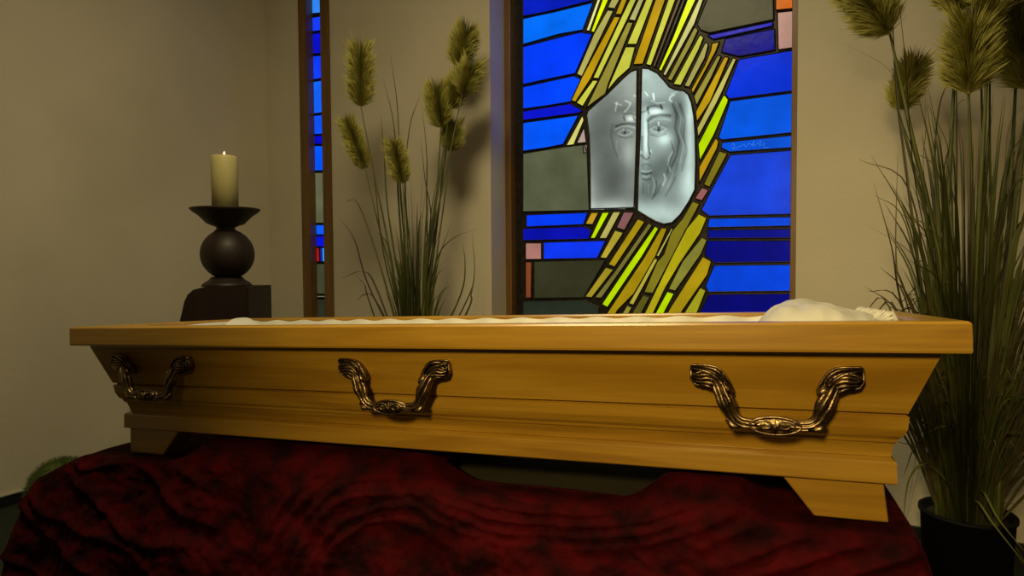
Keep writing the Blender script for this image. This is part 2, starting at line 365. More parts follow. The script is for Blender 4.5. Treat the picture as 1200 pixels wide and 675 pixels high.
ST = [  # strokes: points, width, amount
 ([(722, 148), (729, 145.5), (738, 144.5), (745, 145.5)], 1.4, -.36), ([(721, 152), (727, 148.5), (735, 147.5), (744, 150)], .7, .25),
 ([(724, 156), (729, 153), (736, 152.5), (741, 155), (736, 158), (729, 158.6), (724, 156)], .7, .26), ([(732, 153), (732, 156)], 1.3, -.45), ([(731, 151.8), (731.4, 153)], .8, .5),
 ([(726, 160), (733, 162), (741, 160)], .8, -.18),
 ([(759, 141), (765, 136.5), (774, 134.5), (785, 135.5)], 1.5, -.38), ([(761, 144), (768, 140), (778, 139), (786, 141)], .7, .16),
 ([(762, 152), (767, 148.5), (775, 148), (781, 151), (775, 154.6), (767, 155), (762, 152)], .7, .26), ([(772, 149), (772, 153.5)], 1.5, -.5), ([(771.6, 143.5), (772, 147.5)], .8, .5), ([(769, 150), (776, 150)], .6, .3),
 ([(763, 158), (771, 160), (780, 157)], .9, -.22),
 ([(759.5, 142), (760, 155), (759.5, 170), (761.5, 180)], .9, -.40), ([(752.5, 160), (752, 176)], .9, -.3), ([(751.5, 182), (755, 185.5), (757.5, 187), (761, 184.5), (763, 180)], .9, -.35), ([(762.5, 176), (763.5, 180), (762, 183)], .8, .3), ([(750, 180), (751.5, 177)], .8, .2),
 ([(752, 194), (757, 192), (763, 194)], .8, -.18), ([(752, 200), (755.5, 201.5), (757.5, 200.5), (760, 201.5), (763, 199.5)], .8, .28), ([(752, 203.2), (757.5, 204), (763.5, 202.5)], .9, -.32), ([(754, 206.5), (757.5, 207.5), (761, 206)], .9, .25), ([(753, 210), (757, 211), (762, 210)], .8, -.2),
 ([(765, 208), (767, 216), (765, 226)], .7, .2), ([(769, 212), (770, 220), (766, 230)], .7, -.2), ([(778, 204), (780, 210), (777, 217)], .8, .34), ([(760, 216), (760, 226)], .6, .14), ([(754, 215), (753, 226)], .6, -.15), ([(774, 216), (771, 225), (764, 233)], .8, -.2),
 ([(788, 122), (793, 135), (791, 150), (796, 165), (793, 182), (787, 195)], .9, -.22), ([(792, 120), (798, 138), (796, 155), (801, 170), (797, 190), (791, 206)], .8, .18), ([(797, 122), (803, 140), (801, 160), (805, 176), (799, 200)], .9, -.18),
 ([(788, 178), (784, 185), (783, 194), (786, 201)], .8, .26), ([(786, 165), (790, 178), (784, 192), (782, 204)], .7, -.22), ([(790, 196), (787, 208), (782, 220)], .7, .16), ([(795, 192), (790, 212), (780, 230)], .9, -.16),
 ([(790, 111), (786, 113), (784.5, 117), (787, 119)], .9, .40), ([(787, 110), (793, 108)], .7, .25),
 ([(751, 132), (757, 130), (761, 125), (768, 124), (776, 126)], 1.1, -.30), ([(759, 126), (760, 133)], .9, -.55), ([(774, 123), (776, 128)], .9, -.5), ([(765.5, 110), (766.5, 117)], .8, .55), ([(756, 108), (759, 112)], .8, .35), ([(763, 118), (770, 121), (779, 120)], .8, .25),
 ([(723, 120), (721, 130)], .8, .4), ([(721, 121), (728, 123)], .8, .35), ([(733, 118), (739, 121), (736, 127), (732, 131)], .9, .38), ([(731, 137), (732, 141)], .9, -.5), ([(742, 137), (744, 141)], .9, -.45), ([(731, 134), (738, 133), (745, 135)], .9, -.25), ([(743, 112), (748, 114)], .8, .3),
 ([(718, 145), (716, 158), (719, 172), (724, 184)], 1.0, -.12), ([(723, 165), (722, 175), (727, 186)], .8, .10)]
def etch(x, y):
    s = 0
    for cx, cy, sx, sy, a in BL:
        dx = (x-cx)/sx; dy = (y-cy)/sy; q = dx*dx+dy*dy
        if q < 9: s += a*1.3*math.exp(-q*.7)
    for P, w, a in ST:
        best = 1e9
        for (ax, ay), (bx, by) in zip(P, P[1:]):
            if x < min(ax, bx)-4 or x > max(ax, bx)+4 or y < min(ay, by)-4 or y > max(ay, by)+4: continue
            ex, ey = bx-ax, by-ay; t = max(0, min(1, ((x-ax)*ex+(y-ay)*ey)/(ex*ex+ey*ey)))
            best = min(best, (x-ax-t*ex)**2+(y-ay-t*ey)**2)
        if best < 16: s += a*math.exp(-best/(w*w)*.8)*.85
    return s
bm = bmesh.new(); lay = bm.loops.layers.float_color.new('glass'); st = .7
for L in (LENSL, LENSR):
    GL = grow(L, (sum(p[0] for p in L)/len(L), sum(p[1] for p in L)/len(L)))
    for f in prism(bm, [onplane(x, y, NG, (0, YG2-.0005, 0)) for x, y in GL], NG, .005):
        for l in f.loops: l[lay] = lin((140, 165, 158))
    cache = {}; cc = {}
    x0 = min(p[0] for p in L); x1 = max(p[0] for p in L); y0 = min(p[1] for p in L); y1 = max(p[1] for p in L)
    nx = int((x1-x0)/st)+2; ny = int((y1-y0)/st)+2
    def vert(i, j):
        if (i, j) not in cache:
            x = x0+i*st; y = y0+j*st; e = etch(x, y); h = .60+e
            base = (158, 176, 168) if L is LENSR else (146, 155, 146)
            k = max(.22, min(1.5, 1+e*1.25)); c = [min(255, b*k) for b in base]
            if e > .15: c = [min(255, v+12*min(1, e)) for v in c]
            cc[(i, j)] = lin(c); cache[(i, j)] = bm.verts.new(onplane(x, y, NG, (0, YG2-.0012, 0)))
        return cache[(i, j)]
    for i in range(nx-1):
        for j in range(ny-1):
            if inside(x0+(i+.5)*st, y0+(j+.5)*st, GL):
                ks = [(i, j), (i+1, j), (i+1, j+1), (i, j+1)]; f = bm.faces.new([vert(*k) for k in ks])
                for l, k in zip(f.loops, ks): l[lay] = cc[k]
bm.transform(inv2); newobj('etched_face_panel', bm, M_GLASS, w2, label='pale etched glass panel with a bearded face wearing a thorn crown')

# narrow window
YG1 = 2.885
w1, inv1 = window('window_1', W1[0], W1[1], W1[2], W1[3], 2.832, YG1, .068, 'narrow stained glass window of stacked blue panes')
B = []
def n(rgb, yt, yb, dy=(0, 0), xs=None):
    f = lambda y: (362.3+6.5*y/300, 380+3.8*y/300)
    (a, b), (c, d) = f(yt), f(yb)
    if xs: a, b, c, d = xs[0], xs[1], xs[0]+.5, xs[1]+.5
    B.append((rgb, [(a-(0 if xs else 1), yt+dy[0]/2), (b+(0 if xs else 1), yt-dy[0]/2), (d+(0 if xs else 1), yb-dy[1]/2), (c-(0 if xs else 1), yb+dy[1]/2)]))
n((20, 60, 230), -150, -88, (0, 4)); n((30, 120, 255), -85, -42, (4, 4)); n((10, 40, 210), -39, -22, (4, 4))
n((50, 135, 245), -19, 15.8, (3, 2.5)); n((18, 62, 250), 20, 36.5, (3, 3)); n((5, 15, 205), 39, 63, (3, 2)); n((10, 60, 255), 65.5, 92.5, (2, 3)); n((15, 100, 255), 95, 132.6, (3, 2.5))
n((10, 82, 250), 135, 157.4, (2.5, 1)); n((0, 8, 190), 159, 169, (1, 0)); n((0, 85, 255), 171, 200, (.5, 1)); n((98, 98, 70), 202.5, 261.5)
n((190, 120, 130), 263.5, 275, xs=(367.3, 369.3)); n((10, 95, 255), 263.5, 275, xs=(370.2, 384)); n((5, 20, 215), 276.5, 289)
n((165, 20, 30), 290.3, 306.6, xs=(368, 374.2)); n((15, 50, 240), 290.3, 306.6, xs=(375.2, 377)); n((60, 150, 255), 290.3, 306.6, xs=(377.4, 384.2))
n((66, 68, 46), 309, 344.5); n((110, 108, 80), 346.3, 348.5); n((42, 46, 32), 350.5, 420)
glazing(w1, inv1, B, YG1, [], (W1[0]+.06, W1[2]+.06, W1[1]-.06, W1[3]-.06), .0045)

# ------------------------------------------------------------------ coffin
az, el, cr = [math.radians(a) for a in (7.34238, 1.91613, 2.4473)]
CO = Vector((-1.88287, .94365, .88975))
U = Vector((math.cos(az)*math.cos(el), math.sin(az)*math.cos(el), math.sin(el)))
V0 = Vector((-math.sin(az), math.cos(az), 0)); W0 = U.cross(V0)
V = math.cos(cr)*V0 - math.sin(cr)*W0; WU = U.cross(V)
L_, WD, WF = 2.05, .661, -.352
org = CO + U*(L_/2) + V*(WD/2) + WU*WF
mw = Matrix.Identity(4)
for i in range(3): mw[i][0] = U[i]; mw[i][1] = V[i]; mw[i][2] = WU[i]; mw[i][3] = org[i]
coffin = empty('coffin', mw, label='open light honey-coloured wooden coffin with brass handles, tilted on the red velvet', category='coffin')
def c(u, v, w): return Vector((u-L_/2, v-WD/2, w-WF))
def ringloft(bm, rings, capt=True, capb=True):
    R = []
    for iu, iv, w in rings:
        R.append([bm.verts.new(c(*p)) for p in ((iu, iv, w), (L_-iu, iv, w), (L_-iu, WD-iv, w), (iu, WD-iv, w))])
    for a, b in zip(R, R[1:]):
        for k in range(4): bm.faces.new((a[k], b[k], b[(k+1) % 4], a[(k+1) % 4]))
    if capt: bm.faces.new(R[0][::-1])
    if capb: bm.faces.new(R[-1])
    bmesh.ops.recalc_face_normals(bm, faces=bm.faces)
RB = .058
bm = bmesh.new()   # top rim: a moulded frame round the opening
prof = [(RB, -.050), (.0, -.050), (-.001, -.046), (-.001, -.004), (.003, .0), (RB-.003, .0), (RB, -.004)]
ringloft(bm, [(a, a, b) for a, b in prof+prof[:1]], False, False)
bmesh.ops.remove_doubles(bm, verts=bm.verts, dist=1e-6)
newobj('rim', bm, M_OAK, coffin)
bm = bmesh.new()   # side boards, hollow inside
ringloft(bm, [(.09, .09, -.045), (.0335, .0315, -.045), (.034, .0315, -.0565), (.0762, .0640, -.1570), (.105, .105, -.1570)], False, False)
newobj('side_boards', bm, M_OAK, coffin)
bm = bmesh.new()
ringloft(bm, [(.12, .12, -.157), (.0800, .0760, -.1575), (.0795, .0740, -.1605), (.0745, .0660, -.1640), (.0765, .0700, -.1850), (.0830, .0760, -.1990), (.0900, .0830, -.2055), (.0908, .0845, -.2110), (.0945, .0900, -.2140), (.0975, .0960, -.2280), (.0985, .0985, -.2390), (.12, .12, -.2400)], False, False)
newobj('moulding', bm, M_OAK, coffin)
bm = bmesh.new()
ringloft(bm, [(.11, .11, -.2380), (.0985, .0950, -.2400), (.0930, .0860, -.2445), (.0925, .0840, -.2480), (.0925, .0830, -.2815), (.0945, .0850, -.2835)])
newobj('plinth', bm, M_OAK, coffin)
for v0, v1 in ((.092, .152), (WD-.152, WD-.092)):
    for pts in ([(.104, -.283), (.287, -.283), (.228, WF), (.104, WF)], [(1.775, -.283), (1.938, -.283), (1.944, WF), (1.827, WF)]):
        bm = bmesh.new()
        a = [bm.verts.new(c(u, v0, w)) for u, w in pts]; b = [bm.verts.new(c(u, v1, w)) for u, w in pts]
        bm.faces.new(a); bm.faces.new(b[::-1])
        for k in range(4): bm.faces.new((a[k], b[k], b[(k+1) % 4], a[(k+1) % 4]))
        bmesh.ops.recalc_face_normals(bm, faces=bm.faces)
        bmesh.ops.bevel(bm, geom=bm.edges[:], offset=.002, segments=1, affect='EDGES')
        newobj('foot', bm, M_OAK, coffin)
# lining: pleated satin sheet from the rim down into the box, with a fold by the foot end
bm = bmesh.new(); NU, NV = 150, 44; G = []
u0, u1, v0, v1 = RB+.001, L_-RB-.001, RB+.001, WD-RB-.001
for i in range(NU+1):
    row = []
    for j in range(NV+1):
        a = i/NU; b = j/NV; u = u0+(u1-u0)*a; v = v0+(v1-v0)*b
        d = min(u-u0, u1-u, v-v0, v1-v)
        w = -.009 - .085*(1-math.exp(-(d/.035)**1.6))
        w += .008*math.sin(u*55+math.sin(v*9)*2)*math.exp(-(d-.03)**2/.0009)
        w += .012*noise.noise(Vector((u*6, v*6, 1)))*min(1, d/.08)
        row.append(bm.verts.new(c(u, v, w)))
    G.append(row)
for i in range(NU):
    for j in range(NV): bm.faces.new((G[i][j], G[i+1][j], G[i+1][j+1], G[i][j+1]))
lo = newobj('lining', bm, M_SATIN, coffin, True, label='white satin lining')

def handle(uc):
    H = bpy.data.objects.new('handle', None); COL.objects.link(H); H.parent = coffin; H.location = c(uc, .038, -.09)
    H['label'] = 'ornate antique brass handle'
    # local: x along the coffin, y into the panel, z up; y = 0 is the panel near the mounts
    def sl(z): return -z*.30    # the board leans back below
    bail = bmesh.new()
    ctl = []
    for s in (-1, 1):
        side = [(s*.100, -.006, -.012), (s*.092, -.012, -.024), (s*.085, -.014, -.040), (s*.077, -.014, -.058), (s*.069, -.013, -.076), (s*.056, -.013, -.087), (s*.036, -.013, -.0895)]
        ctl.append(side)
    path = ctl[0] + [(0, -.013, -.0895)] + ctl[1][::-1]
    P = smoothpath(path, 6); N = len(P)
    for k in range(6):
        pts = []; rs = []
        for i, p in enumerate(P):
            t = P[min(i+1, N-1)]-P[max(i-1, 0)]; t.normalize(); nb = Vector((0, 1, 0)); nb = (nb-t*nb.dot(t)).normalized(); bb = t.cross(nb)
            q = i/(N-1); e = abs(q-.5)*2
            R = .0072+.0040*math.exp(-((e-.62)/.10)**2)+.0020*math.exp(-((e-.80)/.08)**2)
            th = 2*math.pi*k/6 + (q-.5)*2.2
            pts.append(p + nb*math.cos(th)*R*.8 + bb*math.sin(th)*R); rs.append(.0036+.0016*math.exp(-((e-.6)/.2)**2))
        tube(bail, pts, rs, 6)
    tube(bail, P, [.0062]*N, 8)
    for s in (-1, 1):   # heel of the bail where arm meets base, and knob under the mount
        tube(bail, [(s*.079, -.013, -.082), (s*.070, -.015, -.0935), (s*.052, -.015, -.0945)], [.005, .0075, .004], 8)
        tube(bail, [(s*.086, -.012, -.020), (s*.074, -.014, -.031), (s*.069, -.012, -.036)], [.008, .0075, .004], 8)
    newobj('bail', bail, M_BRASS, H, True)
    pl = bmesh.new()
    bmesh.ops.create_uvsphere(pl, u_segments=32, v_segments=16, radius=1, matrix=Matrix.Translation((0, -.014, -.0895)) @ Matrix.Diagonal((.044, .009, .0165, 1)))
    ell = [(.041*math.cos(t), -.0215, -.0895+.0150*math.sin(t)) for t in [2*math.pi*k/36 for k in range(37)]]
    tube(pl, ell, .0022, 6)
    for s in (-1, 1):
        sp = []
        for k in range(26):
            t = k/25*2.6*math.pi; r = 1-k/32
            sp.append((s*(.017+.015*r*math.cos(t)), -.0238, -.0888+.0095*r*math.sin(t)))
        tube(pl, sp, .0021, 6)
        tube(pl, smoothpath([(0, -.025, -.098), (s*.004, -.0255, -.089), (s*.012, -.025, -.081)], 4), .0015, 6)
    tube(pl, [(0, -.025, -.099), (0, -.026, -.090), (0, -.024, -.079)], [.0028, .002, .001], 6)
    newobj('oval_plate', pl, M_BRASS, H, True)
    for s in (-1, 1):
        mb = bmesh.new()
        out = [(.139, .0095), (.136, .013), (.110, .0125), (.096, .010), (.086, .003), (.077, -.010), (.071, -.022), (.068, -.030), (.072, -.036), (.082, -.037), (.096, -.034), (.107, -.026), (.122, -.026), (.134, -.022), (.140, -.012)]
        prism(mb, [(s*x, -.008+sl(z)*.2, z) for x, z in out], (0, -1, 0), .016)
        ed = [(s*x, -.009+sl(z)*.2, z) for x, z in out]; tube(mb, ed+ed[:1], .0022, 6)
        ribs = [[(.082, -.028), (.092, -.012), (.108, .000), (.124, .004), (.137, .007)],
                [(.092, -.014), (.104, -.006), (.116, -.004), (.128, -.006), (.1375, -.001)],
                [(.086, -.024), (.098, -.014), (.112, -.010), (.124, -.012), (.136, -.009)],
                [(.108, -.004), (.118, .001), (.128, -.001), (.134, -.006), (.1375, -.005)],
                [(.082, -.032), (.094, -.024), (.108, -.018), (.120, -.018), (.134, -.017)],
                [(.090, -.032), (.100, -.030), (.108, -.025), (.118, -.0225), (.126, -.023)],
                [(.078, -.020), (.084, -.006), (.096, .005), (.110, .009), (.124, .0095)]]
        for rb_ in ribs:
            pts = smoothpath([(s*x, -.0125-.004*math.sin(math.pi*i/4), z) for i, (x, z) in enumerate(rb_)], 5)
            tube(mb, pts, [.0009+.0023*math.sin(math.pi*(i+1)/(len(pts)+1)) for i in range(len(pts))], 6)
        bmesh.ops.recalc_face_normals(mb, faces=mb.faces)
        newobj('mount', mb, M_BRASS, H, True)
    return H
for uc in (1.765, .992, .260): handle(uc)

# pillow and folded cloth in the coffin
def puff(name, us, vs, top, label, cat, amp=.006, seed=0, edge=.16):
    o = empty(name, mw @ Matrix.Translation(c((us[0]+us[1])/2, (vs[0]+vs[1])/2, -.085)), label=label, category=cat)
    bm = bmesh.new(); n1, n2 = 70, 50; X = {}
    for side in (0, 1):
        for i in range(n1+1):
            for j in range(n2+1):
                a = i/n1*2-1; b = j/n2*2-1; border = i in (0, n1) or j in (0, n2)
                if border and side: X[1, i, j] = X[0, i, j]; continue
                h = ((1-abs(a)**2.6)*(1-abs(b)**2.6)); h = max(h, 0)**.5
                u = (us[0]+us[1])/2 + a*(us[1]-us[0])/2*(1-.05*b*b); v = (vs[0]+vs[1])/2 + b*(vs[1]-vs[0])/2*(1-.05*a*a)
                ru = (a+1)/2
                w = (top(ru)*h if not side else -.045*h)
                w += (amp*noise.noise(Vector((u*14+seed, v*9, 0))) + amp*.5*noise.noise(Vector((u*40, v*14+seed, 3))))*min(1, h*2)*(1 if not side else .3)
                X[side, i, j] = bm.verts.new(c(u, v, -.035+w)-c((us[0]+us[1])/2, (vs[0]+vs[1])/2, -.085))
    for side in (0, 1):
        for i in range(n1):
            for j in range(n2):
                f = [X[side, i, j], X[side, i+1, j], X[side, i+1, j+1], X[side, i, j+1]]
                bm.faces.new(f if not side else f[::-1])
    newobj('cushion', bm, M_SATIN, o, True)
    return o
pil = puff('pillow', (1.735, 1.972), (.098, .562), lambda a: .060+.013*math.sin(min(1, a*1.5)*math.pi)-.008*a, 'white satin pillow puffed above the rim at the head end of the coffin', 'pillow', .010, 3)
bm = bmesh.new()     # frilled edge at the head side of the pillow
for k in range(60):
    v = -.23+.46*k/59
    p = [Vector((.095, v, .080)), Vector((.108, v+.003*math.sin(k*2.1), .088+.008*math.sin(k*1.7))), Vector((.120, v, .072))]
    tube(bm, p, [.004, .005, .003], 5)
newobj('frill', bm, M_SATIN, pil, True)
puff('folded_cloth', (.235, .375), (.22, .36), lambda a: .044*max(0, 1-abs(2*a-1.1))+.004, 'small white cloth peak showing above the rim at the foot end', 'cloth', .004, 9)

# ------------------------------------------------------------------ velvet cloth over the bier
uh = Vector((math.cos(az), math.sin(az), 0)); vh = Vector((-math.sin(az), math.cos(az), 0))
def ss(a, b, x):
    t = max(0, min(1, (x-a)/(b-a))); return t*t*(3-2*t)
def clothz(u, v):
    P = CO + U*u + V*v + WU*(WF-.004); z0 = P.z
    cu = min(max(u, -.02), 2.0); cv = min(max(v, .05), .75)
    P = CO + U*cu + V*cv + WU*(WF-.004); z0 = P.z
    # gathered velvet swelling up under the plinth
    hump = .058*(ss(.30, .42, u)*(1-ss(.98, 1.16, u)) + ss(1.48, 1.60, u)*(1-ss(1.70, 1.765, u)))*ss(-.01, .10, v)
    z = z0 + hump
    gap = ss(1.02, 1.22, u)*(1-ss(1.50, 1.62, u))
    z -= .012*gap*ss(.10, .16, v)
    z += (.010*noise.noise(Vector((u*5, v*6, 2)))-.004)*(1-ss(.05, .12, v)*.7)
    # drapes
    df = max(0, .045-v); dl = max(0, -.02-u); dr = max(0, u-1.985); db = max(0, v-.68)
    fold = .5+.5*math.sin(u*17+2.2*noise.noise(Vector((u*2.3, v*2, 5))))
    fr = .15+.07*fold
    drop = .0
    if df > 0:
        t = df/fr; drop += (.24*t*t*t if False else 0)
        drop += .62*(1-math.exp(-(t*1.55)**1.7))
    if dl > 0: drop += .44*dl + .62*ss(.20, .42, dl)
    if dr > 0: drop += .30*ss(0, .10, dr)+.5*ss(.03, .18, dr)
    if db > 0: drop += .7*ss(0, .16, db)
    z -= drop
    wv = Vector((u*3.2+1.5*v, v*3, 0))
    cr_ = noise.noise(wv*1.2)*.035 + noise.noise(Vector((u*5-v*9, v*14+u*2, 4)))*.026 + abs(noise.noise(Vector((u*7+v*4, v*22-u*3, 8))))*.026 + abs(noise.noise(Vector((u*15, v*30, 11))))*.012
    m_ = ss(0.0, .16, df)+ss(0, .3, dl)*.8
    z += cr_*min(1, m_)
    # swags that hang between the coffin feet
    sw = math.exp(-((v+.10-.06*(u-1.3)**2)/.035)**2)*.018 + math.exp(-((v+.19-.10*(u-1.25)**2)/.03)**2)*.020
    z += sw*ss(.7, 1.0, u)*(1-ss(1.75, 1.95, u))
    return max(z, .006+.004*math.sin(u*30+v*17))
def foldout(u, h):
    """how far the hanging front stands out, by place along the bier and depth below its top"""
    f = 0
    for k in range(5):      # swags between the feet
        hk = .006+.021*k-.075*abs((u-1.33)/.32)**2
        f += (.011-.0012*k)*math.exp(-((h-hk)/.0062)**2)*ss(.95, 1.12, u)*(1-ss(1.62, 1.78, u))
    r = math.hypot((u-1.02)*.8, (h-.20)); a = math.atan2(h-.20, u-1.02)
    for k in range(6):      # arcs gathered round the left of the smooth centre
        rk = .135+.030*k+.012*noise.noise(Vector((a*2, k*2.3, 3)))
        f += (.015-.001*k)*math.exp(-((r-rk)/.0085)**2)*(1-ss(1.0, 1.15, u))*ss(.25, .45, u)
    for k in range(9):      # slanting folds towards the head end
        hk = .02+.040*k-.42*(u-1.62)+.012*noise.noise(Vector((u*6, k*1.7, 9)))
        f += .013*math.exp(-((h-hk)/.009)**2)*ss(1.60, 1.75, u)
    for k in range(6):     # loose folds at the foot end
        hk = -.02+.085*k+.30*(u-.25)+.10*noise.noise(Vector((u*4, k*1.3, 2)))
        f += .014*math.exp(-((h-hk)/.011)**2)*(1-ss(.35, .62, u))
    f += .022*noise.noise(Vector((u*5, h*7, 1)))+.012*noise.noise(Vector((u*13, h*17, 4)))+.008*abs(noise.noise(Vector((u*30, h*34, 5))))+.004*noise.noise(Vector((u*60, h*66, 5)))
    return f
bm = bmesh.new(); NU = 420; G = {}
UA, UB, VA, VB = -.62, 2.25, -.36, .86
VL = [VA+(-.15-VA)*k/20 for k in range(20)]+[-.15+.21*k/130 for k in range(130)]+[.06+(VB-.06)*k/60 for k in range(61)]
NV = len(VL)-1
for i in range(NU+1):
    for j in range(NV+1):
        u = UA+(UB-UA)*i/NU; v = VL[j]
        P = CO + uh*u + vh*v; P.z = clothz(u, v)
        h = (CO + U*min(max(u, -.02), 2.0) + V*.05 + WU*(WF-.004)).z - P.z
        k = ss(.045, .0, v)*ss(.015, .05, P.z)*(1-ss(2.0, 2.06, u))*ss(-.45, -.15, u)
        if v < .05: k = ss(0, .03, .05-v)*ss(.015, .05, P.z)
        else: k = 0
        if k: P -= vh*(foldout(u, h)*k)
        G[i, j] = bm.verts.new(P)
for i in range(NU):
    for j in range(NV):
        u = UA+(UB-UA)*(i+.5)/NU; v = (VL[j]+VL[j+1])/2
        if 1.06 < u < 1.60 and .15 < v < .60: continue
        q = (G[i, j], G[i+1, j], G[i+1, j+1], G[i, j+1])
        if max(k.co.z for k in q) < .03: continue
        bm.faces.new(q)
bmesh.ops.delete(bm, geom=[v for v in bm.verts if not v.link_faces], context='VERTS')
cl = newobj('velvet_drape', bm, M_VELVET, None, True, label='dark red crushed velvet cloth draped over the bier under the coffin', category='cloth')
so = cl.modifiers.new('thickness', 'SOLIDIFY'); so.thickness = .003; so.offset = -1

bm = bmesh.new()
M_BIER = noise_mat('gap_darkening_board', (.030, .024, .008), (.04, .032, .011), (4, 4, 4), 3, .8)  # bier added to darken the gap; its dark olive stands in for shade
mb4 = mw @ Matrix.Translation(c(0, 0, 0))
bier = empty('bier', mw @ Matrix.Translation(c(L_/2, WD/2, WF-.05)), label='added bier board, coloured dark to darken the gap between coffin and velvet', category='bier')
box(bm, (-.94, -.235, 0), (.94, .235, .034), .004); newobj('board', bm, M_BIER, bier)
for sx_ in (-1, 1):
    for sy_ in (-1, 1):
        bm = bmesh.new(); p = bier.matrix_world @ Vector((sx_*.85, sy_*.19, .002))
        box(bm, (p.x-.025, p.y-.025, 0), (p.x+.025, p.y+.025, p.z)); bm.transform(bier.matrix_world.inverted()); newobj('leg', bm, M_BIER, bier)

# ------------------------------------------------------------------ candle and its stand
ZK = 2.75
def zat(y, x=265): return at(x, y, ZK).z
sx = ZK/F
base = at(267, 372, ZK); bx, by = base.x, base.y
st_ = empty('candle_stand', (bx, by, 0), label='dark turned wooden candle stand with ball and wide dish, behind the coffin foot end', category='candle stand')
rotz = Matrix.Rotation(yaw, 4, 'Z')
zt = zat(335)
bm = bmesh.new()
prof = [(-.148, 0), (.142, 0), (.142, zt), (-.03, zt), (-.055, zt-.004), (-.085, zt-.012), (-.108, zt-.032), (-.122, zt-.06), (-.132, zt-.10), (-.148, zt-.16)]
k = len(prof); a = [bm.verts.new((x, -.13, z)) for x, z in prof]; b = [bm.verts.new((x, .13, z)) for x, z in prof]
bm.faces.new(a); bm.faces.new(b[::-1])
for i in range(k): bm.faces.new((a[i], b[i], b[(i+1) % k], a[(i+1) % k]))
bmesh.ops.recalc_face_normals(bm, faces=bm.faces)
bmesh.ops.bevel(bm, geom=[e for e in bm.edges if abs(e.verts[0].co.y-e.verts[1].co.y) < 1e-6], offset=.006, segments=2, affect='EDGES')
bm.transform(rotz); newobj('base_block', bm, M_DARKW, st_)
bm = bmesh.new(); rb = 29.5*sx; zc = zat(298)
lathe(bm, [(.10, zt-.002), (.10, zt+.006), (.088, zt+.016), (.072, zt+.026), (.06, zt+.040)], (0, 0, 0)); newobj('collar', bm, M_DARKW, st_, True)
bm = bmesh.new(); bmesh.ops.create_uvsphere(bm, u_segments=48, v_segments=32, radius=rb, matrix=Matrix.Translation((.008, 0, zc))); newobj('ball', bm, M_DARKW, st_, True)
bm = bmesh.new(); zd = zat(246); zb = zc+rb
lathe(bm, [(.048, zb-.012), (.036, zb), (.040, zb+.008), (.075, zb+.022), (.106, zd-.028), (.131, zd-.010), (.140, zd), (.139, zd+.004), (.130, zd+.002), (.10, zd-.010), (.01, zd-.012)])
newobj('dish', bm, M_DARKW, st_, True)
cdl = empty('candle', (bx, by, zd-.010), label='thick cream pillar candle burning on the dark dish', category='candle')
zt2 = zat(184); hc = zt2-(zd-.010); rc = 14.5*sx
bm = bmesh.new(); lathe(bm, [(rc, 0), (rc, hc-.012), (rc-.002, hc-.004), (rc-.007, hc), (rc-.014, hc-.004), (.012, hc-.012), (.002, hc-.013)]); newobj('wax', bm, M_WAX, cdl, True)
bm = bmesh.new(); tube(bm, [(0, 0, hc-.014), (.001, 0, hc+.002), (.003, 0, hc+.010)], .0022, 6); newobj('wick', bm, M_WICK, cdl, True)
bm = bmesh.new(); lathe(bm, [(.0004, hc-.001), (.0035, hc+.003), (.0045, hc+.008), (.003, hc+.014), (.0004, hc+.020)], (.002, -.001, 0), 12); newobj('flame', bm, M_FLAME, cdl, True)

# ------------------------------------------------------------------ tall grasses
def blade(bm, pts, wid, twist=0.0):
    P = smoothpath(pts, 5); N = len(P); prev = None
    for p in P: p.y = min(p.y, YW-.03)
    side0 = Vector((math.cos(twist), math.sin(twist), 0))
    for i, p in enumerate(P):
        t = (P[min(i+1, N-1)]-P[max(i-1, 0)]).normalized(); s = side0 - t*side0.dot(t)
        s.normalize(); nn = t.cross(s); q = i/(N-1); w = wid*(1-q**2.2)*(.55+.45*min(1, q*4))+.0003
        row = [bm.verts.new(p-s*w), bm.verts.new(p+nn*w*.35), bm.verts.new(p+s*w)]
        if prev:
            bm.faces.new((prev[0], prev[1], row[1], row[0])); bm.faces.new((prev[1], prev[2], row[2], row[1]))
        prev = row
def plume(root, inv, p0, p1, r, n, stalkpts, seed, rs=.0045):
    """a bottlebrush seed head from p0 (bottom) to p1 (top) on its own stalk"""
    rnd = random.Random(seed)
    bm = bmesh.new(); sp = smoothpath(stalkpts+[p0], 6); tube(bm, sp, [rs*(1-.6*i/len(sp)) for i in range(len(sp))], 6); bm.transform(inv)
    stem = newobj('stalk', bm, M_STALK, root, True)
    bm = bmesh.new(); ax = p1-p0; L = ax.length; d = ax.normalized(); tube(bm, [p0, p0+ax*.5, p1-ax*.05], [rs*.8, rs*.6, .0004], 5)
    a = d.cross(Vector((0, 0, 1)) if abs(d.z) < .95 else Vector((1, 0, 0))).normalized(); b = d.cross(a)
    for k in range(n):
        q = rnd.random(); th = rnd.random()*2*math.pi; o = a*math.cos(th)+b*math.sin(th)
        env = min(1, (q+.06)*7)**.6*(1 if q < .85 else max(.45, 1-(q-.85)*3))
        ln = r*env*(.7+.45*rnd.random()); s = p0+ax*q
        tip = s + o*ln + d*ln*(.30+.5*rnd.random())*(1+(q > .85)) + Vector((rnd.uniform(-1, 1), rnd.uniform(-1, 1), rnd.uniform(-1, 1)))*ln*.15
        mid = s + (tip-s)*.5 + o*ln*.10; sd = d.cross(o)*(.0005+.0003*rnd.random())
        v = [bm.verts.new(x) for x in (s-sd, s+sd, mid+sd*.9, tip, mid-sd*.9)]
        bm.faces.new(v)
    bm.transform(inv); newobj('plume', bm, M_PLUME, stem)
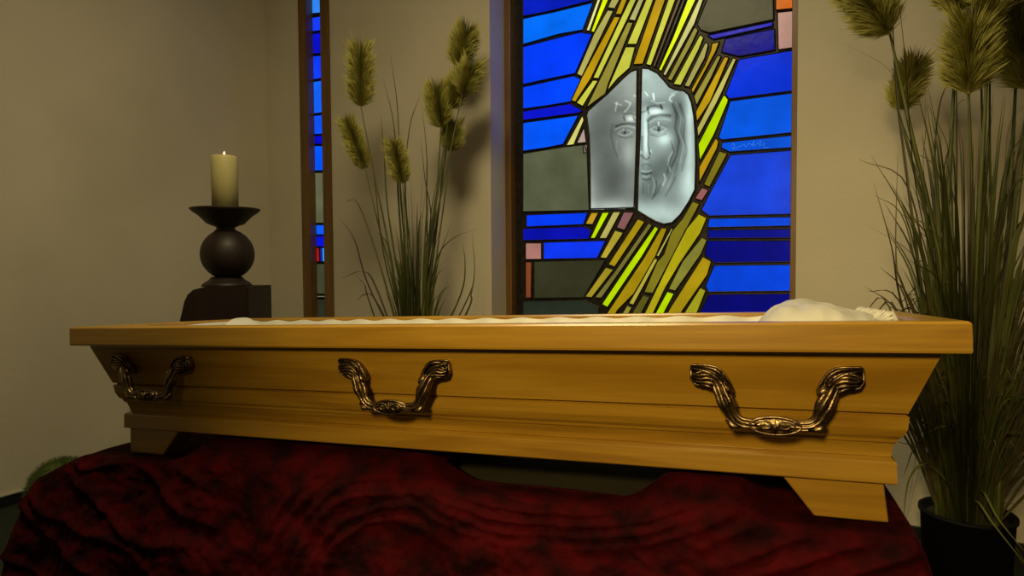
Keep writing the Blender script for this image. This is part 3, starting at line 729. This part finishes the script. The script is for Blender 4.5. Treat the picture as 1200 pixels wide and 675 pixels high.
def pot(bm_name, root, r0, r1, h):
    bm = bmesh.new(); lathe(bm, [(r0, 0), (r1, h-.012), (r1+.006, h-.010), (r1+.006, h), (r1-.006, h), (r1-.01, h-.03), (.005, h-.03)]); newobj('pot', bm, M_POT, root, True)
    bm = bmesh.new(); lathe(bm, [(r1-.012, h-.034), (r1-.012, h-.024), (.004, h-.018)]); newobj('soil', bm, M_SOIL, root)

def grass(name, base, z, hp, rp, heads, named, nrand, spread, label, hw=.0042, sr=.0045, tp=.6, seed=1, topy=(110, 340), rbase=.05, rp0=None, tw=.9):
    rnd = random.Random(seed)
    root = empty(name, (base.x, base.y, 0), label=label, category='plant'); inv = root.matrix_world.inverted()
    pot(name, root, rp0 or rp*.8, rp, hp)
    B0 = Vector((base.x, base.y, hp-.022))
    for k, (x0, y0, x1, y1, r, dz) in enumerate(heads):
        p0 = at(x0, y0, z+dz); p1 = at(x1, y1, z+dz*1.1)
        s = B0 + Vector((rnd.uniform(-1, 1), rnd.uniform(-1, 1), 0))*rbase
        m1 = s.lerp(p0, .5) + (Vector((s.x, s.y, p0.z))-p0)*.12; m2 = s.lerp(p0, .8) + (Vector((s.x, s.y, p0.z))-p0)*.05
        plume(root, inv, p0, p1, r, 2600, [s, m1, m2], seed*50+k, sr)
    bm = bmesh.new(); bd = bmesh.new()
    for pts in named:
        dz = rnd.uniform(-.12, .12); P = [at(x, y, z+dz) for x, y in pts]
        s = B0 + Vector((rnd.uniform(-1, 1), rnd.uniform(-1, 1), 0))*rbase
        if P[0].z > B0.z+.25: P = [s, s.lerp(P[0], .55)+(Vector((s.x, s.y, P[0].z))-P[0])*.06] + P
        else: P = [s]+P
        blade(bd if rnd.random() < .6 else bm, P, hw*rnd.uniform(.6, .9), rnd.uniform(-.6, .9)+yaw)
    for k in range(nrand):
        th = rnd.random()*2*math.pi; rad_ = rnd.random()**.5
        s = B0 + Vector((math.cos(th), math.sin(th), 0))*rbase*rad_
        y = topy[0]+(topy[1]-topy[0])*rnd.random()**tp; zt_ = at(600, y, z).z; h = zt_-s.z
        out = spread*rnd.uniform(.1, 1)*rad_*(.35+h); o = Vector((math.cos(th), math.sin(th), 0))
        droop = rnd.random()
        pts = [s, s+Vector((0, 0, h*.4))+o*out*.15, s+Vector((0, 0, h*.8))+o*out*.5, s+Vector((0, 0, h*(1 if droop < .7 else .9)))+o*out*(1 if droop < .8 else 1.35)]
        blade(bm if rnd.random() < tw else bd, pts, hw*rnd.uniform(.5, 1.1), th)
    bm.transform(inv); bd.transform(inv)
    newobj('foliage', bm, M_BLADE, root, True); newobj('dry_foliage', bd, M_BLADE2, root, True)
    return root
b1 = at(487, 430, 3.0); b1.z = 0
grass('potted_plume_grass', b1, 3.0, .30, .13,
  [(423, 125, 422, 62, .075, .0), (428, 198, 408, 146, .055, .04), (472, 215, 462, 172, .055, -.05), (536, 78, 545, 42, .075, .05), (541, 112, 550, 84, .070, -.04), (517, 150, 512, 108, .070, .0), (528, 178, 531, 150, .060, .06), (527, 128, 536, 96, .060, .0)],
  [[(470, 240), (466, 130), (457, 62)], [(468, 250), (462, 150), (449, 92)], [(475, 230), (480, 150), (494, 108)], [(500, 240), (500, 180), (494, 122)], [(515, 240), (528, 130), (532, 90)],
   [(455, 250), (450, 180), (446, 135)], [(430, 330), (415, 280), (395, 252)], [(440, 335), (425, 318), (400, 326)], [(510, 310), (530, 280), (560, 268)], [(540, 345), (545, 310), (542, 285)], [(548, 350), (556, 320), (553, 270)], [(450, 300), (440, 220), (436, 180)], [(505, 260), (498, 210), (493, 160)], [(440, 352), (428, 345), (418, 352)], [(445, 310), (420, 240), (404, 236)], [(550, 360), (552, 345), (556, 335)], [(430, 345), (428, 335), (415, 320)], [(515, 240), (519, 180), (523, 158)]],
  150, .13, 'tall plume grass in a pot between the two windows, behind the coffin', .0062, .0055, .6, 3, (190, 350), .055)
b2 = at(1133, 600, 2.02); b2.z = 0
grass('potted_plume_grass', b2, 2.02, .265, .125,
  [(1043, 40, 1000, -22, .085, .0), (1052, 128, 1072, 78, .060, .1), (1135, 110, 1136, 30, .085, -.05), (1122, 14, 1122, -45, .085, .06), (1205, 105, 1190, 10, .085, .0), (1192, 60, 1208, -30, .08, .1), (1160, 20, 1170, -50, .07, -.1)],
  [[(1060, 130), (1040, 80), (985, 50)], [(1062, 200), (1050, 100), (1044, -30)], [(1075, 230), (1060, 60), (1048, -40)], [(1085, 220), (1085, 150), (1084, 102)], [(1098, 230), (1100, 130), (1118, 82)], [(1106, 210), (1110, 170), (1084, 116)],
   [(1055, 350), (1045, 290), (1024, 215)], [(1075, 320), (1060, 290), (1012, 262)], [(1060, 340), (1050, 300), (1052, 180)], [(1110, 240), (1120, 130), (1141, 116)], [(1120, 60), (1112, 20), (1100, -40)], [(1150, 90), (1160, 10), (1165, -40)], [(1160, 180), (1160, 40), (1158, -40)],
   [(1175, 220), (1182, 150), (1203, 120)], [(1180, 300), (1190, 200), (1200, 140)], [(1100, 420), (1070, 440), (1052, 470)], [(1110, 470), (1080, 500), (1064, 600)], [(1100, 480), (1085, 520), (1062, 610)], [(1110, 500), (1075, 520), (1058, 560)], [(1140, 590), (1165, 620), (1205, 668)], [(1148, 580), (1170, 610), (1215, 680)], [(1150, 560), (1180, 530), (1215, 515)], [(1140, 570), (1180, 590), (1220, 585)], [(1160, 300), (1175, 220), (1180, 215)]],
  430, .22, 'taller plume grass in a black pot, beside the head end of the coffin', .0062, .009, .9, 5, (110, 540), .085, .115, .75)

g2 = bpy.data.objects['potted_plume_grass.001']; bm = bmesh.new(); rnd = random.Random(12)
for k in range(230):
    th = rnd.random()*6.283; o = Vector((math.cos(th), math.sin(th), 0)); s = Vector((g2.location.x, g2.location.y, .245))+o*.08*rnd.random()
    h = rnd.uniform(.25, .72); w_ = rnd.uniform(.10, .27)
    blade(bm, [s, s+Vector((0, 0, h*.55))+o*w_*.35, s+Vector((0, 0, h))+o*w_*.75, s+Vector((0, 0, h*rnd.uniform(.75, 1.15)))+o*w_*1.15], .0040, th)
bm.transform(Matrix.Translation(-g2.location)); newobj('arching_leaves', bm, M_BLADE2, g2, True)
bm = bmesh.new()
for pts in ([(1136, 588, 2.02), (1146, 588, 1.92), (1165, 615, 1.84), (1210, 672, 1.78)], [(1140, 584, 2.02), (1152, 576, 1.92), (1170, 608, 1.86), (1204, 650, 1.80)], [(1138, 586, 2.0), (1170, 560, 1.95), (1215, 536, 1.95)], [(1130, 588, 2.0), (1090, 545, 1.95), (1066, 560, 1.92), (1058, 612, 1.90)]):
    blade(bm, [at(*p) for p in pts], .0042, yaw)
bm.transform(Matrix.Translation(-g2.location)); newobj('drooping_leaves', bm, M_STALK, g2, True)

# ------------------------------------------------------------------ green ball by the left wall
gc = at(73, 571, 2.66); R_ = .135
gb = empty('grass_ball', (gc.x, gc.y, 0), label='small round clipped green ball on the floor by the left wall', category='plant')
bm = bmesh.new(); bmesh.ops.create_icosphere(bm, subdivisions=4, radius=R_*.9, matrix=Matrix.Translation((0, 0, R_)))
rnd = random.Random(4)
for k in range(6000):
    z = rnd.uniform(-1, 1); t = rnd.random()*6.283; q = math.sqrt(1-z*z); d = Vector((q*math.cos(t), q*math.sin(t), z)); s = Vector((0, 0, R_))+d*R_*.86
    e = d + Vector((rnd.uniform(-.5, .5), rnd.uniform(-.5, .5), rnd.uniform(-.4, .5))); e.normalize()
    sd = e.cross(Vector((rnd.random(), rnd.random(), rnd.random()))).normalized()*.0013
    tp = s+e*R_*rnd.uniform(.12, .20)
    if tp.z < .002: tp.z = .002
    bm.faces.new([bm.verts.new(x) for x in (s-sd, s+sd, tp)])
newobj('foliage', bm, M_BALL, gb)
